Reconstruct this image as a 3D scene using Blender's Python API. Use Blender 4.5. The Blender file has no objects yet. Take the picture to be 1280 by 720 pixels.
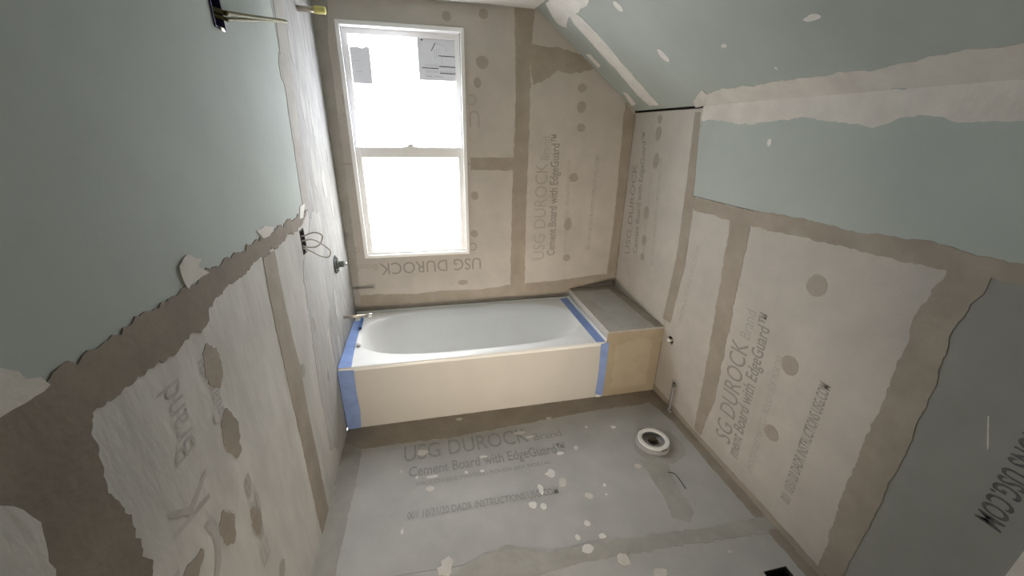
import bpy, bmesh, math, random
from mathutils import Vector, Matrix, noise
from mathutils.geometry import tessellate_polygon

# ------------------------------------------------------------------ camera, light, exposure
scene = bpy.context.scene
COL = scene.collection
CAM = Vector((0.5093, -2.5892, 1.5754))
PITCH, ROLL, YAW, FPX = -0.38291, -0.01686, -0.22063, 488.99
ROT = Matrix.Rotation(YAW, 3, 'Z') @ Matrix.Rotation(PITCH, 3, 'X') @ Matrix.Rotation(ROLL, 3, 'Y')
cam = bpy.data.cameras.new('camera')
cam.sensor_width = 36.0
cam.lens = FPX / 1280 * 36.0
cam.clip_start = 0.02
camo = bpy.data.objects.new('camera', cam)
COL.objects.link(camo)
right, fwd, up = ROT.col[0], ROT.col[1], ROT.col[2]
M = Matrix.Identity(4)
for r_ in range(3):
    M[r_][0], M[r_][1], M[r_][2], M[r_][3] = right[r_], up[r_], -fwd[r_], CAM[r_]
camo.matrix_world = M
scene.camera = camo

SKY = 28.0           # overcast sky brightness
world = bpy.data.worlds.new('overcast_sky')
scene.world = world
world.use_nodes = True
wn, wl = world.node_tree.nodes, world.node_tree.links
wn.clear()
wo = wn.new('ShaderNodeOutputWorld')
wb = wn.new('ShaderNodeBackground')
wt = wn.new('ShaderNodeTexCoord')
ws = wn.new('ShaderNodeSeparateXYZ')
wr = wn.new('ShaderNodeValToRGB')
wm = wn.new('ShaderNodeMath'); wm.operation = 'MULTIPLY_ADD'
wm.inputs[1].default_value = 0.5; wm.inputs[2].default_value = 0.5
wl.new(wt.outputs['Generated'], ws.inputs[0])
wl.new(ws.outputs['Z'], wm.inputs[0])
wl.new(wm.outputs[0], wr.inputs[0])
cr = wr.color_ramp
cr.elements[0].position = 0.30; cr.elements[0].color = (0.30, 0.29, 0.27, 1)
cr.elements[1].position = 1.0;  cr.elements[1].color = (1.0, 1.02, 1.06, 1)
e_ = cr.elements.new(0.5); e_.color = (0.62, 0.63, 0.64, 1)
wl.new(wr.outputs[0], wb.inputs['Color'])
wb.inputs['Strength'].default_value = SKY
wl.new(wb.outputs[0], wo.inputs[0])

scene.view_settings.view_transform = 'Standard'
scene.view_settings.look = 'None'
scene.view_settings.gamma = 1.0
scene.view_settings.use_curve_mapping = False
scene.view_settings.exposure = 0.0
scene.cycles.use_denoising = True
scene.cycles.max_bounces = 14
scene.cycles.diffuse_bounces = 8
scene.cycles.transparent_max_bounces = 12

# room numbers (metres): left wall x=0, back wall y=0, floor z=0
W, YF = 1.901, -3.9
TY, TZ, TX, BZ = -0.695, 0.400, 1.525, 0.470
KZ, CX, CZ = 1.7066, 1.213, 2.2218
WX0, WX1, WZ0, WZ1, WZM = 0.108, 0.782, 0.790, 2.101, 1.466
JL, JR = 1.236, 1.268

portal = bpy.data.lights.new('window_portal', 'AREA')
portal.shape = 'RECTANGLE'
portal.size, portal.size_y = WX1 - WX0, WZ1 - WZ0
portal.cycles.is_portal = True
po = bpy.data.objects.new('window_portal', portal)
po.location = ((WX0 + WX1) / 2, 0.14, (WZ0 + WZ1) / 2)
po.rotation_euler = (-math.pi / 2, 0, 0)
COL.objects.link(po)

# ------------------------------------------------------------------ materials
MATS = {}
def mat(name, col, var=0.12, scale=6.0, rough=0.85, bump=0.0, bscale=60.0, stretch=(1, 1, 1), metallic=0.0,
        col2=None, spec=0.25, contrast=(0.35, 0.7), bdist=0.004):
    m = bpy.data.materials.new(name)
    m.use_nodes = True
    n, l = m.node_tree.nodes, m.node_tree.links
    b = n['Principled BSDF']
    b.inputs['Roughness'].default_value = rough
    b.inputs['Metallic'].default_value = metallic
    b.inputs['Specular IOR Level'].default_value = spec
    tc = n.new('ShaderNodeTexCoord')
    mp = n.new('ShaderNodeMapping')
    mp.inputs['Scale'].default_value = stretch
    l.new(tc.outputs['Object'], mp.inputs['Vector'])
    nz = n.new('ShaderNodeTexNoise')
    nz.inputs['Scale'].default_value = scale
    nz.inputs['Detail'].default_value = 6
    nz.inputs['Roughness'].default_value = 0.62
    l.new(mp.outputs[0], nz.inputs['Vector'])
    rp = n.new('ShaderNodeValToRGB')
    rp.color_ramp.elements[0].position, rp.color_ramp.elements[1].position = contrast
    c2 = col2 or tuple(c * (1 - var) for c in col)
    rp.color_ramp.elements[0].color = (*c2, 1)
    rp.color_ramp.elements[1].color = (*[min(1, c * (1 + var * 0.6)) for c in col], 1)
    l.new(nz.outputs['Fac'], rp.inputs[0])
    l.new(rp.outputs[0], b.inputs['Base Color'])
    if bump > 0:
        nb = n.new('ShaderNodeTexNoise')
        nb.inputs['Scale'].default_value = bscale
        nb.inputs['Detail'].default_value = 5
        l.new(mp.outputs[0], nb.inputs['Vector'])
        bp = n.new('ShaderNodeBump')
        bp.inputs['Strength'].default_value = bump
        bp.inputs['Distance'].default_value = bdist
        l.new(nb.outputs['Fac'], bp.inputs['Height'])
        l.new(bp.outputs[0], b.inputs['Normal'])
    MATS[name] = m
    return m

mat('greenboard', (0.40, 0.435, 0.405), 0.07, 2.5, 0.8, 0.08, 90)
mat('cement', (0.47, 0.435, 0.395), 0.10, 5, 0.9, 0.25, 120, bdist=0.002)
mat('cement_grey', (0.46, 0.45, 0.43), 0.10, 5, 0.9, 0.25, 120, bdist=0.002)
mat('cement_dark', (0.285, 0.282, 0.258), 0.08, 5, 0.9, 0.2, 120, bdist=0.002)
mat('thinset', (0.335, 0.292, 0.242), 0.14, 7, 0.9, 0.35, 50)
mat('thinset_dark', (0.25, 0.212, 0.172), 0.16, 6, 0.9, 0.35, 40)
mat('thinset_grey', (0.37, 0.35, 0.315), 0.14, 7, 0.9, 0.3, 50)
mat('screw_patch', (0.355, 0.315, 0.268), 0.08, 14, 0.9, 0.3, 60)
mat('skim', (0.56, 0.54, 0.505), 0.14, 5, 0.85, 0.25, 22, (1, 2.2, 0.7), bdist=0.006)
mat('skim_white', (0.365, 0.358, 0.345), 0.22, 7, 0.85, 0.5, 24, (1, 4.0, 0.8), bdist=0.006)
mat('compound', (0.62, 0.585, 0.535), 0.10, 9, 0.9, 0.4, 40)
mat('compound_white', (0.72, 0.70, 0.66), 0.08, 14, 0.9, 0.3, 60)
mat('ink', (0.215, 0.20, 0.185), 0.3, 60, 0.9, col2=(0.30, 0.275, 0.245))
mat('ink_faint', (0.31, 0.285, 0.255), 0.2, 60, 0.9, col2=(0.38, 0.35, 0.31))
mat('ink_floor', (0.23, 0.225, 0.21), 0.3, 60, 0.9, col2=(0.36, 0.35, 0.325))
mat('ink_dark', (0.13, 0.125, 0.12), 0.3, 60, 0.9)
mat('ink_ghost', (0.34, 0.325, 0.305), 0.2, 18, 0.9, col2=(0.48, 0.46, 0.43))
mat('framing', (0.10, 0.085, 0.065), 0.3, 12, 0.95)
mat('vinyl', (0.80, 0.80, 0.80), 0.02, 5, 0.38, spec=0.5)
mat('enamel', (0.86, 0.86, 0.85), 0.03, 4, 0.25, spec=0.5)
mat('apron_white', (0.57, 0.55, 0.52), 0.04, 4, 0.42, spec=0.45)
mat('tape_blue', (0.25, 0.35, 0.65), 0.10, 20, 0.7)
mat('tape_blue_dark', (0.08, 0.15, 0.33), 0.10, 20, 0.7)
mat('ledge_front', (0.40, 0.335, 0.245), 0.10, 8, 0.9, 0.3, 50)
mat('ledge_front_pale', (0.435, 0.37, 0.28), 0.08, 8, 0.9, 0.3, 50)
mat('ledge_top', (0.45, 0.43, 0.39), 0.12, 8, 0.9, 0.3, 50)
mat('floor_smear', (0.40, 0.385, 0.345), 0.14, 7, 0.9, 0.3, 50)
mat('skim_stroke', (0.425, 0.413, 0.393), 0.12, 9, 0.85, 0.4, 24, (1, 4.0, 0.8))
mat('skim_mid', (0.50, 0.483, 0.452), 0.14, 5, 0.85, 0.25, 22, (1, 2.2, 0.7))
mat('front_wall_dark', (0.17, 0.155, 0.13), 0.2, 6, 0.9)  # unseen front wall, coloured dark to cut light bounced into the near end
mat('metal', (0.62, 0.61, 0.59), 0.1, 20, 0.3, metallic=1.0)
mat('brass', (0.45, 0.40, 0.33), 0.15, 20, 0.42, metallic=1.0)
mat('valve_grey', (0.12, 0.135, 0.13), 0.2, 30, 0.5)
mat('plastic_white', (0.78, 0.77, 0.74), 0.05, 12, 0.45)
mat('plastic_grey', (0.36, 0.36, 0.37), 0.1, 14, 0.5)
mat('pipe_lilac', (0.30, 0.29, 0.31), 0.1, 30, 0.5)
mat('box_blue', (0.055, 0.05, 0.13), 0.2, 20, 0.55)
mat('box_dark', (0.05, 0.05, 0.05), 0.2, 20, 0.7)
mat('wire_yellow', (0.22, 0.20, 0.085), 0.2, 30, 0.6)
mat('wire_white', (0.52, 0.50, 0.47), 0.1, 30, 0.5)
mat('cap_yellow', (0.62, 0.56, 0.20), 0.1, 20, 0.6)
mat('rag', (0.11, 0.085, 0.06), 0.4, 25, 0.95, 0.6, 40)
mat('lamp_black', (0.03, 0.03, 0.03), 0.2, 20, 0.5)
mat('label_ink', (0.04, 0.04, 0.045), 0.1, 20, 0.8)

def translucent(name, col, clear, spec=0.05, rough=0.12, front=None):
    m = bpy.data.materials.new(name); m.use_nodes = True
    n, l = m.node_tree.nodes, m.node_tree.links
    n.clear()
    o = n.new('ShaderNodeOutputMaterial')
    tr = n.new('ShaderNodeBsdfTransparent'); tr.inputs[0].default_value = (*col, 1)
    tl = n.new('ShaderNodeBsdfTranslucent'); tl.inputs[0].default_value = (*col, 1)
    gl = n.new('ShaderNodeBsdfGlossy'); gl.inputs['Roughness'].default_value = rough
    a = n.new('ShaderNodeMixShader'); a.inputs[0].default_value = clear
    l.new(tl.outputs[0], a.inputs[1]); l.new(tr.outputs[0], a.inputs[2])
    last = a
    if front:
        df = n.new('ShaderNodeBsdfDiffuse'); df.inputs[0].default_value = (*front, 1)
        c = n.new('ShaderNodeMixShader'); c.inputs[0].default_value = 0.6
        l.new(last.outputs[0], c.inputs[1]); l.new(df.outputs[0], c.inputs[2]); last = c
    b = n.new('ShaderNodeMixShader'); b.inputs[0].default_value = spec
    l.new(last.outputs[0], b.inputs[1]); l.new(gl.outputs[0], b.inputs[2])
    l.new(b.outputs[0], o.inputs[0])
    MATS[name] = m
translucent('frosted_glass', (0.95, 0.965, 1.0), 0.65)
translucent('frosted_glass_low', (0.93, 0.93, 0.92), 0.65)
translucent('sticker_paper', (0.30, 0.30, 0.305), 0.0, 0.02, 0.5, (0.7, 0.7, 0.7))

# ------------------------------------------------------------------ helpers
class Plane:
    def __init__(s, o, u, v):
        s.o, s.u, s.v = Vector(o), Vector(u).normalized(), Vector(v).normalized()
        s.n = s.u.cross(s.v)
    def at(s, a, b, h=0.0):
        return s.o + s.u * a + s.v * b + s.n * h
    def px(s, x, y, h=0.0):
        """where the sight line through photo pixel (x, y) meets this surface"""
        d = ROT @ Vector(((x - 640) / FPX, 1.0, -(y - 360) / FPX))
        t = (s.o + s.n * h - CAM).dot(s.n) / d.dot(s.n)
        q = CAM + d * t - s.o
        return (q.dot(s.u), q.dot(s.v))
BACK = Plane((0, 0, 0), (1, 0, 0), (0, 0, 1))
LEFT = Plane((0, 0, 0), (0, 1, 0), (0, 0, 1))
RIGHT = Plane((W, 0, 0), (0, -1, 0), (0, 0, 1))
FLOOR = Plane((0, 0, 0), (1, 0, 0), (0, 1, 0))
SLOPE = Plane((W, 0, KZ), (0, -1, 0), (CX - W, 0, CZ - KZ))
CEIL = Plane((0, 0, CZ), (1, 0, 0), (0, -1, 0))
DECK = Plane((0, 0, TZ), (1, 0, 0), (0, 1, 0))
APRON = Plane((0, TY, 0), (1, 0, 0), (0, 0, 1))
SL = math.hypot(W - CX, CZ - KZ)

def link(name, me, m, parent=None):
    o = bpy.data.objects.new(name, me)
    if m is not None:
        me.materials.append(MATS[m] if isinstance(m, str) else m)
    COL.objects.link(o)
    o.parent = parent
    return o
def done(name, bm, m, parent=None, smooth=False, inv=None):
    me = bpy.data.meshes.new(name)
    bmesh.ops.recalc_face_normals(bm, faces=bm.faces)
    q = parent
    while q is not None:                      # meshes are written in room coordinates
        bm.transform(Matrix.Translation(-q.location))
        q = q.parent
    bm.to_mesh(me); bm.free()
    if smooth:
        for p in me.polygons: p.use_smooth = True
    return link(name, me, m, parent)
def tag(o, label=None, cat=None, group=None, kind=None):
    for k, v in (('label', label), ('category', cat), ('group', group), ('kind', kind)):
        if v: o[k] = v
    return o
def empty(name, loc, label=None, cat=None, group=None, kind=None):
    o = bpy.data.objects.new(name, None)
    o.empty_display_size = 0.05
    o.location = loc
    COL.objects.link(o)
    return tag(o, label, cat, group, kind)

def slab_bm(pl, outline, h0, h1, holes=()):
    bm = bmesh.new()
    loops = [list(lp) for lp in (outline, *holes)]
    vs = [bm.verts.new(pl.at(a, b, h1)) for lp in loops for a, b in lp]
    for tri in tessellate_polygon([[Vector((a, b, 0)) for a, b in lp] for lp in loops]):
        if len(set(tri)) == 3:
            try: bm.faces.new([vs[i] for i in tri])
            except ValueError: pass
    bmesh.ops.recalc_face_normals(bm, faces=bm.faces)
    if bm.faces and sum(f.normal.dot(pl.n) * f.calc_area() for f in bm.faces) < 0:
        bmesh.ops.reverse_faces(bm, faces=bm.faces)
    r = bmesh.ops.extrude_face_region(bm, geom=bm.faces[:])
    vs = [g for g in r['geom'] if isinstance(g, bmesh.types.BMVert)]
    bmesh.ops.translate(bm, verts=vs, vec=pl.n * (h0 - h1))
    return bm
def slab(name, pl, outline, h0, h1, m, parent=None, holes=()):
    return done(name, slab_bm(pl, outline, h0, h1, holes), m, parent)
def rect(a0, b0, a1, b1):
    return [(a0, b0), (a1, b0), (a1, b1), (a0, b1)]
_seed = [0]
def jag(pts, amp=0.004, step=0.012):
    _seed[0] += 1
    s = _seed[0] * 7.31
    out, n = [], len(pts)
    for i in range(n):
        a, b = Vector(pts[i]), Vector(pts[(i + 1) % n])
        d = b - a
        if d.length < 1e-6: continue
        nn = Vector((-d.y, d.x)).normalized()
        k = max(1, int(d.length / step))
        for j in range(k):
            t = j / k
            p = a + d * t
            w = noise.noise(Vector((p.x * 22, p.y * 22, s))) * 1.0 + noise.noise(Vector((p.x * 70, p.y * 70, s + 3))) * 0.7
            w2 = noise.noise(Vector((p.x * 60, p.y * 60, s + 9))) * 0.5
            out.append(tuple(p + nn * amp * w + d.normalized() * amp * w2))
    return out
def patch(name, pl, pix, m, parent, thick=0.0015, amp=0.004, step=0.012, uv=None, h0=0.0):
    pts = [pl.px(*q) for q in pix] if pix else []
    if uv: pts = pts + list(uv)
    return slab(name, pl, jag(pts, amp, step), h0 - 0.0004, h0 + thick, m, parent)
def blob(name, pl, x, y, rx, ry, m, parent, thick=0.0012, amp=0.004, h0=0.0, n=14):
    """round dab centred on a pixel, rx/ry in metres along the surface"""
    c = pl.px(x, y) if rx is not None else (x, y)
    pts = [(c[0] + rx * math.cos(k * math.tau / n), c[1] + ry * math.sin(k * math.tau / n)) for k in range(n)]
    return slab(name, pl, jag(pts, amp, 0.006), h0 - 0.0004, h0 + thick, m, parent)

def lettering(s, pl, p0, p1, height, m, parent, h=0.0006, aspect=None, uv=False, flip=False, name='lettering', bold=0.0):
    """flat print: baseline runs from pixel p0 to pixel p1 on the surface; height = capital height in metres"""
    a = Vector(p0 if uv else pl.px(*p0)); b = Vector(p1 if uv else pl.px(*p1))
    cu = bpy.data.curves.new('print', 'FONT')
    cu.body = s; cu.size = 1.0; cu.resolution_u = 3; cu.offset = bold
    tmp = bpy.data.objects.new('print', cu)
    COL.objects.link(tmp)
    bpy.context.view_layer.update()
    dg = bpy.context.evaluated_depsgraph_get()
    me = bpy.data.meshes.new_from_object(tmp.evaluated_get(dg))
    bpy.data.objects.remove(tmp); bpy.data.curves.remove(cu)
    xs = [v.co.x for v in me.vertices]
    x0, x1 = min(xs), max(xs)
    d = (b - a); L = d.length; d.normalize()
    nrm = Vector((-d.y, d.x))
    if flip: nrm = -nrm
    sx, sy = L / (x1 - x0), height / 0.69
    for v in me.vertices:
        q = a + d * (v.co.x - x0) * sx + nrm * v.co.y * sy
        v.co = pl.at(q.x, q.y, h)
    me.name = name
    return link(name, me, m, parent)

def box(bm, lo, hi, bevel=0.0):
    r = bmesh.ops.create_cube(bm, size=1.0)
    vs = r['verts']
    for v in vs:
        v.co = Vector([lo[i] if v.co[i] < 0 else hi[i] for i in range(3)])
    if bevel > 0:
        es = list({e for v in vs for e in v.link_edges})
        bmesh.ops.bevel(bm, geom=es, offset=bevel, segments=2, affect='EDGES', profile=0.5)
def box_obj(name, lo, hi, m, parent=None, bevel=0.0):
    bm = bmesh.new(); box(bm, lo, hi, bevel)
    return done(name, bm, m, parent)
def tube(bm, pts, r, seg=10, cap=True):
    pts = [Vector(p) for p in pts]
    rings = []
    t0 = (pts[1] - pts[0]).normalized()
    ref = Vector((0, 0, 1)) if abs(t0.z) < 0.9 else Vector((1, 0, 0))
    x = t0.cross(ref).normalized()
    for i, p in enumerate(pts):
        t = (pts[min(i + 1, len(pts) - 1)] - pts[max(i - 1, 0)]).normalized()
        x = (x - t * x.dot(t)).normalized()
        y = t.cross(x)
        rr = r[i] if isinstance(r, (list, tuple)) else r
        rings.append([bm.verts.new(p + (x * math.cos(k * math.tau / seg) + y * math.sin(k * math.tau / seg)) * rr) for k in range(seg)])
    for i in range(len(rings) - 1):
        for k in range(seg):
            bm.faces.new((rings[i][k], rings[i][(k + 1) % seg], rings[i + 1][(k + 1) % seg], rings[i + 1][k]))
    if cap:
        bm.faces.new(rings[0][::-1]); bm.faces.new(rings[-1])
def tube_obj(name, pts, r, m, parent=None, seg=10, smooth=True):
    bm = bmesh.new(); tube(bm, pts, r, seg)
    return done(name, bm, m, parent, smooth)
def lathe(bm, prof, origin, axis, seg=32, closed=True):
    """revolve (radius, height) pairs about axis; closed profile makes a solid ring"""
    axis = Vector(axis).normalized(); o = Vector(origin)
    ref = Vector((0, 0, 1)) if abs(axis.z) < 0.9 else Vector((1, 0, 0))
    x = axis.cross(ref).normalized(); y = axis.cross(x)
    rings = [[bm.verts.new(o + axis * h + (x * math.cos(k * math.tau / seg) + y * math.sin(k * math.tau / seg)) * r) for k in range(seg)] for r, h in prof]
    m = len(rings)
    for i in range(m if closed else m - 1):
        a, b = rings[i], rings[(i + 1) % m]
        for k in range(seg):
            bm.faces.new((a[k], a[(k + 1) % seg], b[(k + 1) % seg], b[k]))
    if not closed:
        bm.faces.new(rings[0][::-1]); bm.faces.new(rings[-1])
def lathe_obj(name, prof, origin, axis, m, parent=None, seg=32, closed=True, smooth=False):
    bm = bmesh.new(); lathe(bm, prof, origin, axis, seg, closed)
    return done(name, bm, m, parent, smooth)
def spline(pts, n=8):
    pts = [Vector(p) for p in pts]; out = []
    P = [pts[0]] + pts + [pts[-1]]
    for i in range(1, len(P) - 2):
        for j in range(n):
            t = j / n
            a, b, c, d = P[i - 1], P[i], P[i + 1], P[i + 2]
            out.append(0.5 * ((2 * b) + (c - a) * t + (2 * a - 5 * b + 4 * c - d) * t * t + (3 * b - a - 3 * c + d) * t ** 3))
    out.append(pts[-1])
    return out

BT = 0.0127     # board thickness
SB = 0.055      # framing sheet set back behind the board face

# ------------------------------------------------------------------ the room shell
def shell(name, pl, outline, holes=(), h0=-0.16, h1=-SB):
    return tag(slab(name, pl, outline, h0, h1, 'framing', None, holes), kind='structure')
E_ = 0.16
wall_back = shell('wall_back', BACK, rect(-E_, -E_, W + E_, CZ + E_), [rect(WX0 + .005, WZ0 + .005, WX1 - .005, WZ1 - .005)])
wall_left = shell('wall_left', LEFT, rect(YF - E_, -E_, E_ * .3, CZ + E_))
wall_right = shell('wall_right', RIGHT, rect(-E_ * .3, -E_, -YF + E_, KZ + .12))
floor = shell('floor', FLOOR, rect(-E_ * .3, YF - E_, W + E_ * .3, E_ * .3), [], -0.30, -0.16)
ceiling = shell('ceiling', CEIL, rect(-E_ * .3, -E_ * .3, CX + .1, -YF + E_))
ceiling_slope = shell('ceiling_slope', SLOPE, rect(-E_ * .3, -.12, -YF + E_, SL + .05))
wall_front = tag(slab('wall_front', Plane((W, YF, 0), (-1, 0, 0), (0, 0, 1)), rect(-.04, -.04, W + .04, CZ + .04), -0.1, 0.0, 'front_wall_dark'), kind='structure')

# ------------------------------------------------------------------ boards on the walls
G = 0.0015
def board(name, pl, outline, m, parent, holes=()):
    return slab(name, pl, outline, -BT, 0.0, m, parent, holes)
# back wall: two sheets notched round the window, one tall sheet, one offcut above
XJ, ZJ, ZT = 1.150, 1.374, 2.00
bb1 = board('cement_board', BACK, [(0, .36), (XJ - G, .36), (XJ - G, ZJ - G), (WX1, ZJ - G), (WX1, WZ0), (WX0, WZ0), (WX0, ZJ - G), (0, ZJ - G)], 'cement', wall_back)
bb2 = board('cement_board', BACK, [(0, ZJ + G), (WX0, ZJ + G), (WX0, WZ1), (WX1, WZ1), (WX1, ZJ + G), (XJ - G, ZJ + G), (XJ - G, CZ), (0, CZ)], 'cement', wall_back)
def slope_z(x): return KZ + (W - x) * (CZ - KZ) / (W - CX)
bb3 = board('cement_board', BACK, [(XJ + G, .36), (W, .36), (W, KZ), (CX + (CZ - ZT) * (W - CX) / (CZ - KZ), ZT - G), (XJ + G, ZT - G)], 'cement', wall_back)
bb4 = board('cement_board', BACK, [(XJ + G, ZT + G), (CX + (CZ - ZT) * (W - CX) / (CZ - KZ), ZT + G), (CX, CZ), (XJ + G, CZ)], 'cement', wall_back)
# left wall
BOXY, BOXZ = LEFT.px(379, 302)
VY, VZ = -0.36, 0.868
hole_sw = rect(BOXY - .028, BOXZ - .052, BOXY + .028, BOXZ + .052)
JBY, JBZ = LEFT.px(268, 6)
hole_jb = rect(JBY - .032, JBZ - .055, JBY + .032, JBZ + .055)
def circ(a, b, r, n=20): return [(a + r * math.cos(k * math.tau / n), b + r * math.sin(k * math.tau / n)) for k in range(n)]
board('greenboard_panel', LEFT, rect(YF, JL + G, -.70 - G, CZ), 'greenboard', wall_left, [hole_jb])
lb1 = board('cement_board', LEFT, rect(-.70 + G, .36, 0, CZ), 'skim_white', wall_left, [circ(VY, VZ, .045)])
lb2 = board('cement_board', LEFT, [(-1.255 + G, 0), (-.70 - G, 0), (-.70 - G, JL - G), (-1.255 + G, JL - G)], 'skim_mid', wall_left, [hole_sw])
lb3 = board('cement_board', LEFT, rect(-2.05 + G, 0, -1.255 - G, JL - G), 'skim', wall_left)
lb4 = board('cement_board', LEFT, rect(YF, 0, -2.05 - G, JL - G), 'skim', wall_left)
# right wall
RJ1, RJ2, RJ3 = .74, 1.14, 1.893
SOY, SOZ = .776, .418
rb1 = board('cement_board', RIGHT, rect(0, .36, RJ1 - .046, KZ - .013), 'cement', wall_right)
rb2 = board('cement_board', RIGHT, rect(RJ1 - .046 + G * 2, 0, RJ2 - G, JR - G), 'cement', wall_right, [jag(circ(SOY, SOZ, .03), .012, .006)])
rb3 = board('cement_board', RIGHT, rect(RJ2 + G, 0, RJ3 - G, JR - G), 'cement', wall_right)
rb4 = board('cement_board', RIGHT, rect(RJ3 + G, 0, -YF, JR - G), 'cement_dark', wall_right)
board('greenboard_panel', RIGHT, rect(RJ1 - .046 + G * 2, JR + G, -YF, KZ), 'greenboard', wall_right)
# floor
FLX, FLY = 1.640, -1.128
HX0, HX1, HY1, HY0 = 1.700, 1.806, -1.826, -2.10
fj = -1.535
fb1 = board('cement_board', FLOOR, [(0, TY + .02), (0, fj), (W, fj - .105), (W, TY + .02)], 'cement_grey', floor, [circ(FLX, FLY, .066, 28)])
fb2 = board('cement_board', FLOOR, [(0, fj - .0015), (0, YF), (W, YF), (W, fj - .1065)], 'cement_grey', floor, [rect(HX0, HY0, HX1, HY1)])
# ceiling
board('greenboard_panel', CEIL, rect(0, 0, CX, -YF), 'greenboard', ceiling)
board('greenboard_panel', SLOPE, rect(0, .0, -YF, SL), 'greenboard', ceiling_slope)

# ------------------------------------------------------------------ joint tape, skim and dabs: back wall
def tape(pl, pix, parent, m='thinset', thick=0.0016, amp=0.005, **k): return patch('joint_tape', pl, pix, m, parent, thick, amp, **k)
tape(BACK, [(643, 8), (669, 12), (664, 60), (662, 150), (658, 250), (656, 354), (638, 356), (640, 250), (645, 120)], wall_back)
tape(BACK, [(588, 197), (644, 197), (643, 213), (588, 213)], wall_back, thick=.0012)
tape(BACK, [(660, 56), (700, 60), (730, 70), (746, 84), (730, 90), (712, 92), (698, 88), (684, 99), (666, 106)], wall_back, thick=.0012, amp=.009)
tape(BACK, None, wall_back, uv=[(W - .001, .48), (W - .001, KZ - .02)] + [BACK.px(*q) for q in [(782, 128), (779, 150), (772, 230), (766, 290), (758, 345)]])
tape(BACK, [(442, 370), (470, 368), (520, 367), (560, 363), (600, 362), (636, 356), (700, 350), (757, 342), (764, 351), (708, 366), (700, 373), (600, 378), (442, 391)], wall_back, 'thinset', .0012)
tape(BACK, None, wall_back, 'thinset_grey', .0014, uv=[(.001, .42), (.036, .42), (.05, .8), (.055, 1.4), (.06, 2.0), (.085, CZ - .01), (.001, CZ - .01)])
for x, y, rx, ry in [(728, 110, .032, .026), (727, 134, .032, .034), (726, 160, .028, .026), (717, 222, .032, .030), (710, 280, .028, .048), (708, 322, .028, .028),
                     (603, 78, .038, .034), (604, 17, .026, .026), (558, 20, .026, .024), (597, 103, .022, .03), (594, 245, .024, .028), (593, 292, .026, .026), (579, 353, .036, .018)]:
    blob('screw_patch', BACK, x, y, rx, ry, 'screw_patch', wall_back, .0011)

def durock_lines(pl, parent, L1, L1b, L2, L3, L4, hs, ink='ink', s1='USG DUROCK', s2='Cement Board with EdgeGuard\u2122',
                 s3='SMOOTH SIDE MASTICS - ROUGH SIDE MORTAR', s4='001 10/31/20 DADR INSTRUCTIONS USG.COM', faint='ink_faint', ink2=None, ink4=None, **k):
    if L1: lettering(s1, pl, *L1, hs[0], ink, parent, **k)
    if L1b: lettering('Brand', pl, *L1b, hs[1], faint, parent, **k)
    if L2: lettering(s2, pl, *L2, hs[2], ink2 or ink, parent, bold=.014, **k)
    if L3: lettering(s3, pl, *L3, hs[3], faint, parent, **k)
    if L4: lettering(s4, pl, *L4, hs[4], ink4 or faint, parent, bold=.015, **k)
durock_lines(BACK, bb3, [(680, 324), (685, 204)], [(686, 200), (688, 171)], [(693, 319), (700, 168)], [(708, 316), (714, 200)], [(737, 312), (749, 196)], (.085, .055, .056, .024, .026), 'ink_faint', ink2='ink')
# upside-down print round the window
lettering('USG DUROCK', BACK, (601, 322), (474, 329.5), .082, 'ink', bb1)
lettering('Brand', BACK, (471, 330), (447, 331), .045, 'ink_faint', bb1)
lettering('C', BACK, (596, 303.5), (588.5, 303.5), .055, 'ink', bb1)
lettering('d', BACK, (449, 309), (443, 309.5), .055, 'ink_faint', bb1)
lettering('U', BACK, (599, 138), (586, 138), .095, 'ink_faint', bb2)
lettering('C', BACK, (595, 118), (585, 118), .06, 'ink_faint', bb2)
lettering('K', BACK, (436, 142), (427, 142), .05, 'ink_faint', bb2)
lettering('d', BACK, (433, 119), (427, 119), .05, 'ink_faint', bb2)

# ------------------------------------------------------------------ right wall
tape(RIGHT, None, wall_right, uv=[(.001, .48), (.001, KZ - .02), (.018, KZ - .02), (.014, 1.0), (.02, .48)])
tape(RIGHT, [(869, 140), (876, 140), (868, 228), (866, 262), (857, 330), (838, 404), (829, 398), (846, 320), (857, 240)], wall_right, 'thinset', .0014)
tape(RIGHT, [(864, 245), (930, 262), (1000, 272), (1070, 290), (1160, 302), (1280, 331), (1420, 360), (1420, 392), (1280, 357), (1188, 338), (1120, 325), (1063, 311), (1000, 296), (924, 279), (868, 262)], wall_right, 'thinset', .0018, amp=.008)
tape(RIGHT, [(914, 274), (938, 284), (926, 340), (912, 410), (893, 500), (876, 545), (868, 535), (884, 450), (903, 340)], wall_right, 'thinset', .0014, amp=.007)
tape(RIGHT, [(1190, 330), (1181, 343), (1143, 400), (1124, 452), (1105, 498), (1056, 609), (1022, 712), (1052, 724), (1112, 609), (1140, 548), (1167, 484), (1195, 407), (1236, 356), (1240, 342)], wall_right, 'thinset', .0016, amp=.009)
tape(RIGHT, None, wall_right, 'thinset', .0012, uv=[(.70, .0), (2.2, .0), (2.2, .03), (1.6, .035), (1.1, .03), (.70, .05)])
for x, y, rx, ry in [(825, 149, .022, .024), (823, 167, .03, .04), (820, 201, .03, .045), (808, 266, .03, .042), (805, 300, .026, .034), (803, 321, .024, .026),
                     (1021, 357, .04, .042), (987, 457, .04, .04), (964, 541, .036, .034)]:
    blob('screw_patch', RIGHT, x, y, rx, ry, 'screw_patch', wall_right, .0011)
durock_lines(RIGHT, rb1, [(786.5, 318), (797, 205)], None, [(796, 317), (808.5, 165)], [(805, 322), (816, 215)], [(816, 333), (828, 198)], (.060, .05, .050, .026, .028), 'ink')
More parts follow.
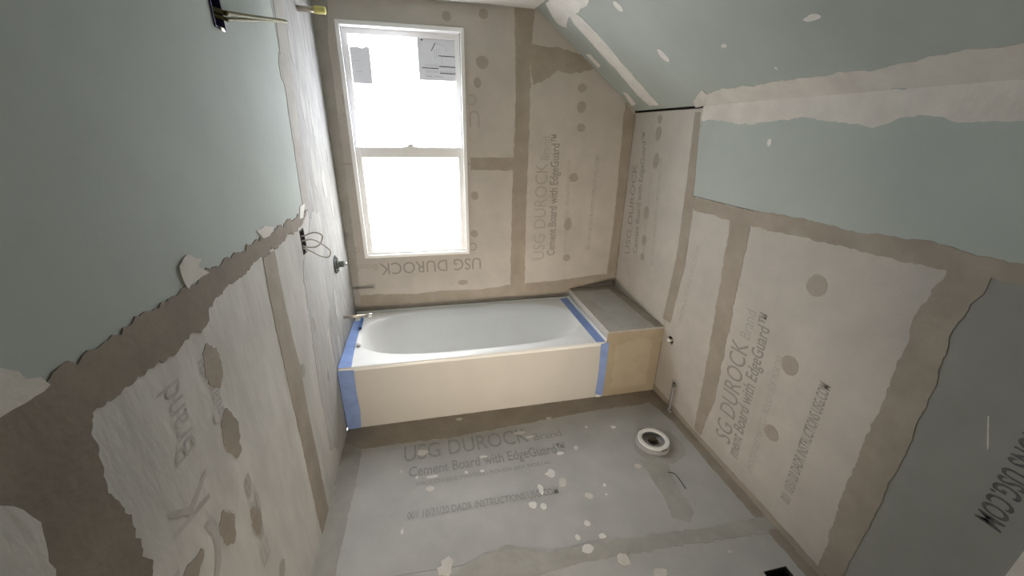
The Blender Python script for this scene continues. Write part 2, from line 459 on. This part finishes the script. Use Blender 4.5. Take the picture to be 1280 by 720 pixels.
lettering('INSTRUCTIONS USG.COM', RIGHT, (852, 404), (875, 310), .03, 'ink_faint', rb2)
durock_lines(RIGHT, rb3, [(912, 557), (936, 432)], [(937, 426), (946, 391)], [(921, 574), (966, 397)], [(940, 592), (980, 447)], [(986, 632), (1039, 484)], (.10, .06, .062, .032, .042), 'ink', ink4='ink', s1='SG DUROCK', s2='ment Board with EdgeGuard\u2122')
lettering('INSTRUCTIONS USG.COM', RIGHT, (1330, 455), (1219, 645), .05, 'ink_dark', rb4, bold=.02)
# thin pale scratch on the dark sheet
patch('scratch', RIGHT, [(1234.5, 520), (1236.5, 520), (1235.5, 562), (1234, 562)], 'compound', wall_right, .0006, .001)
# light bare offcut near the door end of the right wall
slab('cement_board', RIGHT, rect(2.225, 0, 2.9, 1.1), .0004, .012, 'compound', wall_right)

# joint compound along the slope
uc0, uc1 = .665, 2.9
patch('joint_compound', SLOPE, [(1420, 28), (1280, 54), (1240, 60), (1190, 66), (1120, 81), (1060, 90), (1000, 98), (940, 107), (898, 112), (876, 120)], 'compound', ceiling_slope, .002, .008, uv=[(uc0, -.001), (uc1, -.001)])
patch('joint_compound', RIGHT, [(878, 150), (905, 151), (930, 156), (1000, 147), (1040, 152), (1092, 158), (1150, 143), (1200, 151), (1280, 152), (1420, 160)], 'compound', wall_right, .002, .007, uv=[(uc1, KZ), (uc0 + .03, KZ)])
patch('joint_compound', SLOPE, [(706, 10), (718, 15), (737, 31), (760, 57), (780, 81), (800, 104), (820, 127), (824, 131), (812, 132), (797, 119), (775, 92), (752, 68), (735, 48), (718, 30)], 'compound_white', ceiling_slope, .002, .006)
patch('joint_compound', SLOPE, [(683, 4), (700, -12), (745, -14), (735, 4), (722, 16), (712, 20), (708, 34), (698, 30), (690, 20)], 'compound_white', ceiling_slope, .0024, .008)
patch('joint_compound', CEIL, [(540, -1), (600, 3), (668, 11), (700, -14), (640, -16), (540, -12)], 'compound_white', ceiling, .0016, .006)
patch('joint_compound', SLOPE, [(733, 68), (738, 68), (751, 82), (748, 85)], 'compound_white', ceiling_slope, .002, .002)
patch('joint_compound', SLOPE, [(779, 115), (785, 117), (795, 130), (790, 132)], 'compound_white', ceiling_slope, .002, .002)
patch('joint_compound', SLOPE, [(866, 126), (878, 112), (884, 118), (880, 132), (870, 134)], 'compound', ceiling_slope, .003, .004)
for x, y, rx, ry in [(773, 8, .022, .03), (829, 69, .022, .042), (905, 57, .012, .008), (1015, 22, .03, .012), (970, 85, .008, .008)]:
    blob('joint_compound', SLOPE, x, y, rx, ry, 'compound_white', ceiling_slope, .0014)
blob('joint_compound', RIGHT, 962, 178, .010, .014, 'compound_white', wall_right, .0014, .002)

# ------------------------------------------------------------------ left wall
patch('joint_tape', LEFT, [(383, 263), (340, 288), (300, 312), (240, 352), (180, 392), (100, 448), (40, 490), (0, 519), (-160, 630), (-160, 980), (235, 980),
      (212, 790), (188, 720), (165, 655), (140, 610), (118, 560), (114, 515), (128, 502), (155, 488), (178, 468), (210, 452), (235, 425), (262, 402), (268, 372), (296, 350), (325, 322), (345, 308), (376, 284)],
      'thinset_dark', wall_left, .0022, .015, step=.006)
patch('skim_patch', LEFT, [(-160, 640), (-60, 628), (10, 638), (45, 655), (58, 690), (66, 740), (30, 900), (-160, 900)], 'skim', wall_left, .0016, .010, h0=.0022)
tape(LEFT, [(328, 322), (343, 314), (350, 350), (357, 388), (374, 456), (388, 530), (411, 640), (404, 668), (400, 660), (375, 545), (352, 444), (342, 398)], wall_left, 'thinset', .0018, amp=.004)
tape(LEFT, [(338, -20), (350, -20), (358, 40), (366, 100), (376, 190), (386, 262), (379, 262), (370, 205), (356, 110)], wall_left, 'thinset_grey', .0014, amp=.006)
for x, y, rx, ry in [(266, 457, .034, .060), (290, 542, .036, .070), (285, 660, .028, .055), (321, 652, .022, .052), (238, 722, .05, .022), (353, 712, .022, .026),
                     (379, 464, .018, .034), (410, 470, .016, .03), (392, 405, .022, .04), (352, 85, .03, .05), (372, 175, .03, .06), (409, 195, .014, .03)]:
    blob('screw_patch', LEFT, x, y, rx, ry, 'thinset' if x < 330 else 'thinset_grey', wall_left, .0012, .012)
patch('joint_compound', LEFT, [(222, 332), (232, 320), (250, 324), (246, 334), (260, 340), (246, 350), (234, 361), (227, 350)], 'compound', wall_left, .003, .005)
patch('joint_compound', LEFT, [(320, 288), (330, 283), (342, 284), (336, 294), (328, 298)], 'compound', wall_left, .003, .004)
patch('joint_compound', LEFT, [(-80, 450), (-20, 452), (20, 462), (30, 470), (48, 472), (62, 484), (30, 504), (0, 522), (-80, 580)], 'compound', wall_left, .003, .006)
patch('joint_compound', LEFT, [(374, 258), (380, 255), (378, 272), (374, 274)], 'compound_white', wall_left, .003, .003)
patch('skim_patch', LEFT, [(388, 268), (398, 262), (404, 300), (402, 340), (412, 380), (409, 420), (419, 460), (424, 510), (424, 560), (412, 562), (402, 500), (392, 440), (386, 390), (378, 340)], 'skim_stroke', wall_left, .0010, .018, step=.008)
# pale trowel strokes beside the corner
random.seed(4)
for x, y in [(364, 60), (378, 130), (390, 150), (392, 210), (405, 230), (400, 300), (415, 260), (405, 350), (420, 380), (388, 350), (402, 430), (425, 440)]:
    blob('skim_patch', LEFT, x, y, .018 + .02 * random.random(), .06 + .05 * random.random(), 'skim_stroke', wall_left, .0008, .012)
# print showing through the skim
K = dict(h=.0009)
lettering('DUROC', LEFT, (352, 960), (266, 640), .17, 'ink_ghost', lb3, **K)
lettering('K', LEFT, (262, 622), (256, 585), .13, 'ink_ghost', lb3, **K)
lettering('Brand', LEFT, (245, 556), (222, 472), .07, 'ink_ghost', lb3, **K)
lettering('Guard\u2122', LEFT, (282, 520), (262, 440), .05, 'ink_ghost', lb3, **K)
lettering('Edge', LEFT, (338, 690), (310, 590), .05, 'ink_ghost', lb3, **K)

# ------------------------------------------------------------------ floor finish
tape(FLOOR, None, floor, uv=[(.001, TY + .0), (W - .001, TY + .0), (W - .001, TY - .10)] + [FLOOR.px(*q) for q in [(800, 506), (745, 513), (660, 529), (560, 548), (490, 556), (450, 562)]] + [(.001, -.80)], m='thinset', thick=.0014, amp=.008)
tape(FLOOR, None, floor, uv=[(.001, -.80), (.10, -.79), (.10, -1.1), (.085, -1.4), (.09, -1.8), (.08, -2.6), (.001, -2.6)], m='thinset_grey', thick=.0012, amp=.006)
tape(FLOOR, None, floor, uv=[(W - .001, -.79), (W - .001, -2.6), (W - .06, -2.6), (W - .05, -1.9), (W - .055, -1.4), (W - .05, -1.0), (W - .09, -.80)], m='thinset', thick=.0012, amp=.006)
tape(FLOOR, [(560, 722), (600, 697), (630, 682), (690, 690), (760, 676), (850, 664), (920, 652), (975, 640), (990, 652), (950, 668), (880, 678), (800, 690), (720, 705), (650, 730)], floor, 'floor_smear', .0013, amp=.012)
tape(FLOOR, [(800, 575), (835, 580), (850, 612), (868, 640), (862, 652), (842, 648), (828, 618), (810, 590)], floor, 'floor_smear', .001, amp=.006)
blob('thinset_smear', FLOOR, 822, 556, .145, .135, 'floor_smear', floor, .0008, .012)
durock_lines(FLOOR, fb1, [(505, 578), (662, 552)], [(668, 551), (703, 545)], [(511, 597), (709, 564)], [(520, 608), (690, 580)], [(509, 650), (699, 617)], (.105, .05, .062, .022, .036), 'ink_floor', faint='ink_floor', h=.0018)
dabs = [(529, 566, .026, .02), (650, 541, .03, .010), (663, 546, .026, .008), (604, 571, .022, .008), (540, 596, .03, .008), (538, 611, .020, .016), (521, 597, .008, .008), (688, 592, .026, .022),
        (702, 603, .018, .022), (666, 631, .018, .018), (680, 633, .015, .016), (557, 709, .030, .034), (780, 699, .024, .026), (753, 670, .016, .012), (735, 686, .022, .018), (797, 583, .018, .014),
        (755, 606, .010, .012), (767, 534, .016, .012), (733, 534, .01, .01), (734, 654, .014, .014), (502, 590, .008, .012), (603, 589, .010, .010), (574, 524, .02, .012), (686, 523, .016, .01),
        (826, 716, .03, .018), (720, 560, .012, .014), (700, 567, .02, .01), (758, 618, .006, .006), (722, 672, .01, .014), (912, 690, .01, .006), (583, 591, .008, .01), (676, 612, .012, .03), (736, 620, .016, .014), (503, 665, .006, .012)]
for x, y, rx, ry in dabs:
    blob('compound_splash', FLOOR, x, y, rx, ry, 'compound_white' if (x * 7 + y) % 3 else 'compound', floor, .0024, min(rx, ry) * (.35 + .5 * ((x * 13 + y * 7) % 10) / 10), n=10)
# pencil-like scratch beside the flange
bm = bmesh.new()
pts = [FLOOR.px(*q) for q in [(835, 591), (842, 592), (848, 598), (857, 611)]]
tube(bm, spline([FLOOR.at(a, b, .002) for a, b in pts], 5), .003, 6)
tag(done('wire_offcut', bm, 'valve_grey'), 'short bent dark wire offcut lying on the floor beside the toilet flange', 'wire')

# ------------------------------------------------------------------ window
win = empty('window_1', ((WX0 + WX1) / 2, 0, WZ0), kind='structure')
tag(win, 'white double-hung window with frosted panes above the bathtub')
def ring(bm, x0, z0, x1, z1, w, y0, y1, wt=None, wb=None, bev=.003):
    wt = wt or w; wb = wb or w
    box(bm, (x0, y0, z0), (x0 + w, y1, z1), bev)
    box(bm, (x1 - w, y0, z0), (x1, y1, z1), bev)
    box(bm, (x0 + w - .001, y0 + .0005, z1 - wt), (x1 - w + .001, y1, z1), bev)
    box(bm, (x0 + w - .001, y0 + .0005, z0), (x1 - w + .001, y1, z0 + wb), bev)
bm = bmesh.new(); ring(bm, WX0 - .004, WZ0 - .004, WX1 + .004, WZ1 + .004, .022, -.014, .10, .022, .020)
done('window_frame', bm, 'vinyl', win)
bm = bmesh.new(); ring(bm, WX0 + .017, 1.44, WX1 - .017, WZ1 - .017, .028, .050, .082, .030, .03)
us = done('upper_sash', bm, 'vinyl', win)
bm = bmesh.new(); ring(bm, WX0 + .017, WZ0 + .014, WX1 - .017, WZM + .004, .032, .012, .044, .060, .020)
ls = done('lower_sash', bm, 'vinyl', win)
gx0, gx1 = WX0 + .04, WX1 - .04
box_obj('pane', (gx0, .062, 1.462), (gx1, .067, WZ1 - .042), 'frosted_glass', us)
box_obj('pane', (gx0 + .004, .026, WZ0 + .030), (gx1 - .004, .031, WZM - .052), 'frosted_glass_low', ls)
bm = bmesh.new()
xm = (WX0 + WX1) / 2
box(bm, (xm - .045, .015, WZM + .002), (xm + .045, .042, WZM + .010), .003)
lathe(bm, [(.001, .0), (.022, .0), (.022, .012), (.016, .018), (.001, .018)], (xm, .03, WZM + .008), (0, 0, 1), 20, False)
done('sash_lock', bm, 'vinyl', win)
for s in (0, 1):   # side tracks
    x = WX0 + .019 + s * (WX1 - WX0 - .038)
    box_obj('jamb_track', (x - .003, .006, WZM), (x + .003, .011, WZ1 - .02), 'plastic_grey', win)

# labels stuck to the upper pane
SY = .0600
def sticker(x0, z0, x1, z1, label):
    c = [(x0, z0), (x1, z0), (x1, z1)]
    n = 9
    top = [(x1 + (x0 - x1) * k / n, z1 + (random.random() - .5) * .008 * (x1 - x0 < .15)) for k in range(1, n)]
    o = empty('window_sticker', ((x0 + x1) / 2, SY, z0), label, 'sticker')
    P = Plane((0, SY, 0), (1, 0, 0), (0, 0, 1))
    slab('sheet', P, c + (top if x1 - x0 < .15 else []) + [(x0, z1)], 0.0, .0006, 'sticker_paper', o)
    return o, P
random.seed(2)
s1, P1 = sticker(.155, 1.812, .261, 1.993, 'small torn grey sticker on the upper window pane')
for z, a, b in [(1.955, .17, .182), (1.94, .172, .18), (1.925, .17, .20), (1.87, .175, .21)]:
    slab('print', P1, rect(a, z, b, z + .0022), .0006, .0009, 'plastic_grey', s1)
s2, P2 = sticker(.524, 1.842, .741, 2.056, 'square sticker with a house drawing and black bars on the upper window pane')
def bar(pts, w, m='label_ink'):
    bm = bmesh.new()
    for i in range(len(pts) - 1):
        a, b = Vector(pts[i]), Vector(pts[i + 1]); d = (b - a).normalized(); q = Vector((-d.y, d.x)) * w / 2
        f = [P2.at(*(a - q), .0009), P2.at(*(b - q), .0009), P2.at(*(b + q), .0009), P2.at(*(a + q), .0009)]
        bm.faces.new([bm.verts.new(c) for c in f])
    done('print', bm, m, s2)
def sp(x, y): return (.524 + (x - 210) / 490 * .217, 2.056 - (y - 75) / 545 * .214)
bar([sp(385, 232), sp(440, 130)], .004)
bar([sp(440, 128), sp(575, 168), sp(575, 240)], .0022, 'plastic_grey')
bar([sp(425, 210), sp(425, 315), sp(455, 315), sp(455, 205)], .0022, 'plastic_grey')
bar([sp(482, 205), sp(482, 260)], .0022, 'plastic_grey')
bar([sp(515, 300), sp(515, 400)], .0015, 'plastic_grey')
bar([sp(475, 291), sp(690, 295)], .0045)
bar([sp(475, 428), sp(695, 434)], .0045)
bar([sp(255, 455), sp(470, 459)], .0045)
bar([sp(485, 518), sp(697, 522)], .0045)
bar([sp(262, 98), sp(282, 100)], .008)
for x in list(range(300, 470, 17)):
    bar([sp(x, 398 + (x * 7) % 12), sp(x + 1, 436)], .0026, 'plastic_grey')
    bar([sp(x + 6, 480 + (x * 5) % 14), sp(x + 6, 516)], .0026, 'plastic_grey')
for x in list(range(490, 690, 19)):
    bar([sp(x, 408 + (x * 3) % 14), sp(x + 4, 445)], .0026, 'plastic_grey')
    bar([sp(x, 482 + (x * 3) % 14), sp(x + 2, 515)], .0026, 'plastic_grey')
bar([sp(310, 562), sp(380, 566)], .004, 'plastic_grey')
bar([sp(415, 560), sp(520, 575)], .004, 'plastic_grey')

# ------------------------------------------------------------------ bathtub
tub = empty('bathtub', (TX / 2, TY / 2, 0), 'white alcove bathtub under the window, edges masked with blue tape', 'bathtub')
N = 128
ox, oy = .765, -.345
def rr(a, b, n, k):
    t = k * math.tau / N
    c, s = math.cos(t), math.sin(t)
    return (math.copysign(abs(c) ** (2 / n), c) * a, math.copysign(abs(s) ** (2 / n), s) * b)
def ring_pts(cx, cy, a, b, n, z): return [(cx + rr(a, b, n, k)[0], cy + rr(a, b, n, k)[1], z) for k in range(N)]
def rect_ring(x0, y0, x1, y1, z):
    cx, cy, a, b = (x0 + x1) / 2, (y0 + y1) / 2, (x1 - x0) / 2, (y1 - y0) / 2
    out = []
    for k in range(N):
        x, y = rr(a, b, 14, k)
        m_ = max(abs(x) / a, abs(y) / b)
        out.append((cx + x / m_, cy + y / m_, z))
    return out
icx, icy, ia, ib = .770, -.334, .695, .288
rings = [rect_ring(.002, TY + .004, TX - .002, -.002, TZ - .045), rect_ring(.002, TY + .001, TX - .002, -.002, TZ - .012), rect_ring(.006, TY + .004, TX - .006, -.006, TZ - .002), rect_ring(.012, TY + .012, TX - .012, -.012, TZ)]
for a, b, n, z in [(ia + .012, ib + .010, 3.0, TZ), (ia + .002, ib + .002, 3.0, TZ - .004), (ia - .006, ib - .006, 3.0, TZ - .014), (ia - .018, ib - .016, 3.0, TZ - .06),
                   (ia - .05, ib - .035, 3.0, TZ - .16), (ia - .09, ib - .055, 3.0, TZ - .26), (ia - .13, ib - .08, 3.2, TZ - .325), (ia - .19, ib - .12, 3.0, TZ - .35), (ia * .4, ib * .35, 2.6, TZ - .356)]:
    rings.append(ring_pts(icx + (TZ - z) * .12, icy, a, b, n, z))
bm = bmesh.new()
RV = [[bm.verts.new(p) for p in r] for r in rings]
for i in range(len(RV) - 1):
    for k in range(N):
        bm.faces.new((RV[i][k], RV[i][(k + 1) % N], RV[i + 1][(k + 1) % N], RV[i + 1][k]))
bm.faces.new(RV[-1])
done('basin', bm, 'enamel', tub, True)
bm = bmesh.new()
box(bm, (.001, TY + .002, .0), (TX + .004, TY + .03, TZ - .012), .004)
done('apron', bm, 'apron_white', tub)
slab('apron_corner', APRON, [(TX - .03, .002), (TX + .004, .002), (TX + .004, .03), (TX - .03, .06)], -.001, .0022, 'enamel', tub)
bm = bmesh.new()
box(bm, (TX - .003, TY + .006, TZ - .01), (TX + .004, -.004, TZ + .022), .001)
done('tile_flange', bm, 'enamel', tub)
bm = bmesh.new()
box(bm, (.004, -.012, TZ - .01), (TX - .004, -.002, TZ + .010), .002)
done('tile_flange', bm, 'enamel', tub)
# overflow fitting hanging on the left end of the bowl, and the drain
of = lathe_obj('overflow_plate', [(.001, -.004), (.036, -.004), (.036, .004), (.030, .008), (.001, .008)], (.093, -.40, TZ - .075), (1, 0, .25), 'enamel', tub, 28, False)
tube_obj('overflow_knob', [(.076, -.468, TZ - .045), (.078, -.468, TZ - .012), (.079, -.468, TZ + .006)], [.007, .007, .011], 'metal', tub)
tag(tube_obj('overflow_cap', [(.079, -.468, TZ + .006), (.0795, -.468, TZ + .018), (.080, -.468, TZ + .022)], [.012, .012, .006], 'plastic_white', tub), 'white cap')
lathe_obj('drain', [(.001, 0), (.035, 0), (.035, .004), (.022, .006), (.001, .004)], (.30, icy, .0445), (0, 0, 1), 'metal', tub, 28, False)
lathe_obj('weep_plug', [(.001, 0), (.008, 0), (.008, .003), (.001, .004)], (1.15, icy, .0445), (0, 0, 1), 'metal', tub, 16, False)

# ------------------------------------------------------------------ ledge beside the tub
led = empty('boxed_ledge', ((TX + W) / 2, TY / 2, 0), 'boxed cement board ledge filling the gap between bathtub and right wall', 'ledge')
LX = TX + .006
box_obj('side_board', (LX, TY + .013, 0), (LX + BT, -.001, BZ - BT), 'cement_grey', led)
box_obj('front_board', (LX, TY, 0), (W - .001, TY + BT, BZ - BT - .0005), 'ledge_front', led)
box_obj('top_board', (LX, TY, BZ - BT), (W - .001, -.001, BZ), 'ledge_top', led)
LT = Plane((0, 0, BZ), (1, 0, 0), (0, 1, 0))
LF = Plane((0, TY, 0), (1, 0, 0), (0, 0, 1))
slab('bare_patch', LT, jag([(LX + .10, TY + .06), (LX + .25, TY + .08), (LX + .26, -.25), (LX + .22, -.09), (LX + .10, -.10)], .014), -.0004, .0012, 'cement_grey', led)
slab('bare_patch', LF, jag([(LX + .06, .05), (W - .07, .06), (W - .07, BZ - .09), (LX + .22, BZ - .06), (LX + .06, BZ - .10)], .010), -.0004, .0010, 'ledge_front_pale', led)
slab('corner_tape', LT, jag([(W - .06, TY + .002), (W - .002, TY + .002), (W - .002, -.002), (LX + .01, -.002), (LX + .01, -.055), (W - .07, -.06)], .006), -.0004, .0016, 'thinset', led)

# ------------------------------------------------------------------ blue masking tape
def masking(pl, pts, label, h=.0018, extra=None):
    o = slab('masking_tape', pl, pts, .0003, h, 'tape_blue')
    return tag(o, label, 'tape', 'blue masking tape round the bathtub')
A = lambda *q: APRON.px(*q)
D = lambda *q: DECK.px(*q)
tl = empty('masking_tape', (.03, -.4, TZ), 'pale blue masking tape along the left bathtub rim, loose end curling up', 'tape', 'blue masking tape round the bathtub')
slab('strip', DECK, [(.004, TY + .006), (.072, TY + .006), (.064, -.56), (.058, -.40), (.056, -.25), (.052, -.13), (.004, -.13)], .0004, .0018, 'tape_blue', tl)
bm = bmesh.new()
arc = [Vector((.052 + .016 * math.sin(t) , 0, TZ + .002 + .014 * (1 - math.cos(t)))) for t in [k * math.pi / 7 for k in range(8)]]
va = [bm.verts.new((p.x, -.14, p.z)) for p in arc]; vb = [bm.verts.new((p.x + .004, -.27, p.z * .97 + TZ * .03)) for p in arc]
for i in range(7): bm.faces.new((va[i], va[i + 1], vb[i + 1], vb[i]))
cu_ = done('loose_end', bm, 'tape_blue_dark', tl)
sm = cu_.modifiers.new('thickness', 'SOLIDIFY'); sm.thickness = .0012
masking(APRON, [(.001, TZ - .012), (.082, TZ - .016), (.078, .25), (.082, .12), (.074, .003), (.003, .002), (.001, .2)], 'dark blue masking tape strip down the left end of the tub apron')
masking(DECK, [(TX - .062, TY + .010), (TX - .006, TY + .004), (TX - .010, -.02), (TX - .066, -.02)], 'violet blue masking tape along the right bathtub rim beside the ledge')
masking(APRON, [(TX - .036, .028), (TX + .012, .006), (TX + .016, .2), (TX + .014, TZ - .002), (TX - .036, TZ - .012), (TX - .030, .2)], 'blue masking tape strip down the right end of the tub apron', .004)

# ------------------------------------------------------------------ plumbing and wiring on the left wall
SA = LEFT.px(371, 10)
sh = empty('shower_arm_stub', (0, SA[0], SA[1]), 'capped shower pipe stub with yellow tip high on the left wall', 'pipe')
tube_obj('pipe', [(-.03, SA[0], SA[1]), (.05, SA[0] + .005, SA[1]), (.075, SA[0] + .006, SA[1])], .012, 'brass', sh, 14)
tag(tube_obj('cap', [(.07, SA[0] + .006, SA[1]), (.072, SA[0] + .006, SA[1]), (.118, SA[0] + .009, SA[1]), (.12, SA[0] + .009, SA[1])], [.010, .0155, .0155, .012], 'cap_yellow', sh, 14), 'yellow plastic cap')
va_ = empty('shower_valve', (0, VY, VZ), 'grey rough-in shower valve body poking out of the left wall', 'valve')
lathe_obj('mounting_plate', [(.018, 0), (.050, 0), (.050, .006), (.018, .006)], (.0005, VY, VZ), (1, 0, 0), 'valve_grey', va_, 28)
tube_obj('cartridge', [(-.04, VY, VZ), (.016, VY, VZ), (.018, VY, VZ), (.045, VY, VZ)], [.026, .026, .017, .017], 'valve_grey', va_, 18, False)
tube_obj('stem', [(.044, VY, VZ), (.060, VY, VZ)], .009, 'metal', va_, 12)
for s in (-1, 1):
    tube_obj('screw', [(.005, VY, VZ + s * .037), (.020, VY, VZ + s * .037)], .006, 'metal', va_, 8)
PY, PZ = -.37, .545
tsp = empty('tub_spout_stub', (0, PY, PZ), 'thin copper tub spout pipe sticking out over the rim from the left wall', 'pipe')
tube_obj('pipe', [(-.03, PY, PZ), (.135, PY, PZ)], .0085, 'brass', tsp, 12)
tube_obj('end_cap', [(.128, PY, PZ), (.130, PY, PZ), (.158, PY, PZ), (.160, PY, PZ)], [.009, .013, .013, .010], 'metal', tsp, 12)

jb = empty('junction_box', (0, JBY, JBZ), 'dark blue plastic electrical box with cables high on the left green panel', 'electrical box')
def open_box(name, y, z, hy, hz, depth, m, parent, proud=.003):
    bm = bmesh.new(); t = .003
    box(bm, (-depth, y - hy, z - hz), (proud, y - hy + t, z + hz)); box(bm, (-depth, y + hy - t, z - hz), (proud, y + hy, z + hz))
    box(bm, (-depth, y - hy + t, z - hz), (proud, y + hy - t, z - hz + t)); box(bm, (-depth, y - hy + t, z + hz - t), (proud, y + hy - t, z + hz))
    box(bm, (-depth, y - hy + t, z - hz + t), (-depth + t, y + hy - t, z + hz - t))
    return done(name, bm, m, parent)
open_box('box_body', JBY, JBZ, .031, .054, .053, 'box_blue', jb, .004)
cab = [LEFT.px(276, 16), LEFT.px(300, 21), LEFT.px(322, 25), LEFT.px(343, 29)]
for k, dz in enumerate((0.0, -.014)):
    pts = [(-.04, JBY + .0, JBZ + dz), (.010, JBY + .03, cab[0][1] + dz)] + [(.014 + .012 * i, q[0] - .012 * i, q[1] + dz * (1 - i / 3)) for i, q in enumerate(cab)]
    w_ = tube_obj('cable', spline(pts, 6), .0065 if k == 0 else .005, 'wire_yellow', jb, 8)
box_obj('grounding_clip', (.004, JBY - .012, JBZ - .060), (.008, JBY + .012, JBZ - .050), 'brass', jb, .002)

sb = empty('switch_box', (0, BOXY, BOXZ), 'dark wall box with two pale wire loops in the left wall by the shower valve', 'electrical box')
open_box('box_body', BOXY, BOXZ, .027, .051, .053, 'box_dark', sb, .002)
for k, pts in enumerate([[(-.04, 0, .02), (.006, .004, .024), (.04, .03, .03), (.066, .045, .012), (.055, .035, -.022), (.03, .012, -.03), (-.03, -.005, -.012)],
                         [(-.04, 0, -.01), (.006, .004, .004), (.04, .03, -.004), (.085, .05, -.055), (.078, .045, -.085), (.05, .03, -.075), (.015, .006, -.04), (-.03, 0, -.02)]]):
    tube_obj('wire', spline([(x, BOXY + y, BOXZ + z) for x, y, z in pts], 7), .0032, 'wire_white', sb, 8)

# ------------------------------------------------------------------ plumbing on the right and in the floor
so = empty('water_stub_out', (W, -SOY, SOZ), 'short water pipe stub in a ragged hole in the right wall beside the ledge', 'pipe')
tube_obj('pipe', [(W + .04, -SOY, SOZ), (W - .006, -SOY, SOZ)], .009, 'brass', so, 12)
tag(tube_obj('end_cap', [(W - .004, -SOY, SOZ), (W - .005, -SOY, SOZ), (W - .017, -SOY, SOZ), (W - .018, -SOY, SOZ)], [.008, .011, .011, .007], 'plastic_white', so, 12), 'white end cap')
QX, QY = W - .018, -.905
pst = empty('supply_pipe_stub', (QX, QY, 0), 'thin grey pipe stub rising from the floor along the right wall', 'pipe')
tube_obj('pipe', [(QX, QY, -.03), (QX, QY, .09), (QX + .002, QY + .004, .180)], .008, 'pipe_lilac', pst, 12)
tube_obj('plug', [(QX + .002, QY + .004, .176), (QX + .002, QY + .0045, .196)], .0092, 'valve_grey', pst, 12)
lathe_obj('collar', [(.0085, 0), (.018, 0), (.016, .006), (.0085, .008)], (QX, QY, .0014), (0, 0, 1), 'plastic_grey', pst, 18)

fl = empty('toilet_flange', (FLX, FLY, 0), 'round white toilet flange on a grey hub set in the floor', 'flange')
lathe_obj('hub', [(.0595, -.10), (.064, -.10), (.064, .001), (.090, .001), (.090, .022), (.086, .026), (.0595, .026)], (FLX, FLY, 0), (0, 0, 1), 'plastic_grey', fl, 40)
lathe_obj('ring', [(.060, .022), (.083, .0262), (.083, .031), (.080, .034), (.065, .034), (.060, .031)], (FLX, FLY, 0), (0, 0, 1), 'plastic_white', fl, 48, smooth=False)
for k in (0, 1):
    a = math.radians(100 + 180 * k)
    bm = bmesh.new()
    for j in range(6):
        t0, t1 = a - .22 + j * .0733, a - .22 + (j + 1) * .0733
        f = [(FLX + r_ * math.cos(t), FLY + r_ * math.sin(t), .027) for r_, t in ((.0835, t0), (.0885, t0), (.0885, t1), (.0835, t1))]
        bm.faces.new([bm.verts.new(c) for c in f])
    r = bmesh.ops.extrude_face_region(bm, geom=bm.faces[:])
    bmesh.ops.translate(bm, verts=[g for g in r['geom'] if isinstance(g, bmesh.types.BMVert)], vec=(0, 0, .0012))
    done('bolt_slot', bm, 'label_ink', fl)
lathe_obj('pipe_stop', [(.001, -.02), (.0585, -.02), (.0585, -.012), (.001, -.012)], (FLX, FLY, 0), (0, 0, 1), 'plastic_grey', fl, 32, False)
bm = bmesh.new()
bmesh.ops.create_icosphere(bm, subdivisions=4, radius=.034)
for v in bm.verts:
    d = v.co.normalized()
    v.co = d * (.024 + .010 * noise.noise(d * 3.1) + .006 * noise.noise(d * 8)) * 1.0
    v.co.z *= .6
    v.co += Vector((FLX + .008, FLY + .012, .006))
tag(done('rag', bm, 'rag', None, True), 'crumpled brown rag stuffed into the toilet flange opening', 'rag')

vt = empty('floor_duct', (HX0, HY0, 0), 'dark rectangular duct opening in the floor beside the right wall', 'duct')
bm = bmesh.new(); t = .002
box(bm, (HX0, HY0, -.15), (HX0 + t, HY1, -.002)); box(bm, (HX1 - t, HY0, -.15), (HX1, HY1, -.002))
box(bm, (HX0 + t, HY0, -.15), (HX1 - t, HY0 + t, -.002)); box(bm, (HX0 + t, HY1 - t, -.15), (HX1 - t, HY1, -.002))
box(bm, (HX0 + t, HY0 + t, -.152), (HX1 - t, HY1 - t, -.15))
done('duct_boot', bm, 'box_dark', vt)

# ------------------------------------------------------------------ warm work light standing behind the photographer
LXp, LYp = .344, -3.30
wk = empty('work_light', (LXp, LYp, 0), 'warm portable work light on a low stand near the front wall', 'lamp')
bm = bmesh.new()
for s in (-1, 1):
    tube(bm, [(LXp + s * .10, LYp - .13, .011), (LXp + s * .10, LYp + .13, .011)], .010, 10)
tube(bm, [(LXp - .10, LYp, .011), (LXp + .10, LYp, .011)], .010, 10)
done('stand', bm, 'lamp_black', wk)
for s in (-1, 1):
    tube_obj('bracket', [(LXp + s * .085, LYp, .012), (LXp + s * .085, LYp - .01, .245)], .007, 'lamp_black', wk, 8)
box_obj('housing', (LXp - .075, LYp - .045, .185), (LXp + .075, LYp, .305), 'lamp_black', wk, .008)
m = bpy.data.materials.new('lamp_glow'); m.use_nodes = True
nn = m.node_tree.nodes; nn.clear()
em = nn.new('ShaderNodeEmission'); em.inputs[0].default_value = (1, .72, .38, 1); em.inputs[1].default_value = 25
oo = nn.new('ShaderNodeOutputMaterial'); m.node_tree.links.new(em.outputs[0], oo.inputs[0])
MATS['lamp_glow'] = m
box_obj('lens', (LXp - .062, LYp - .002, .197), (LXp + .062, LYp + .004, .293), 'lamp_glow', wk)
tube_obj('handle', spline([(LXp - .05, LYp - .03, .303), (LXp - .045, LYp - .03, .335), (LXp + .045, LYp - .03, .335), (LXp + .05, LYp - .03, .303)], 5), .007, 'lamp_black', wk, 8)
ll = bpy.data.lights.new('work_light_beam', 'AREA')
ll.shape = 'RECTANGLE'; ll.size, ll.size_y = .12, .09
ll.energy = 12.5
ll.color = (1.0, .87, .70)
ll.spread = math.radians(70)
lo = bpy.data.objects.new('work_light_beam', ll)
lo.location = (0, .010, .245)
lo.rotation_euler = (math.radians(97), 0, math.radians(-15))
lo.parent = wk
COL.objects.link(lo)
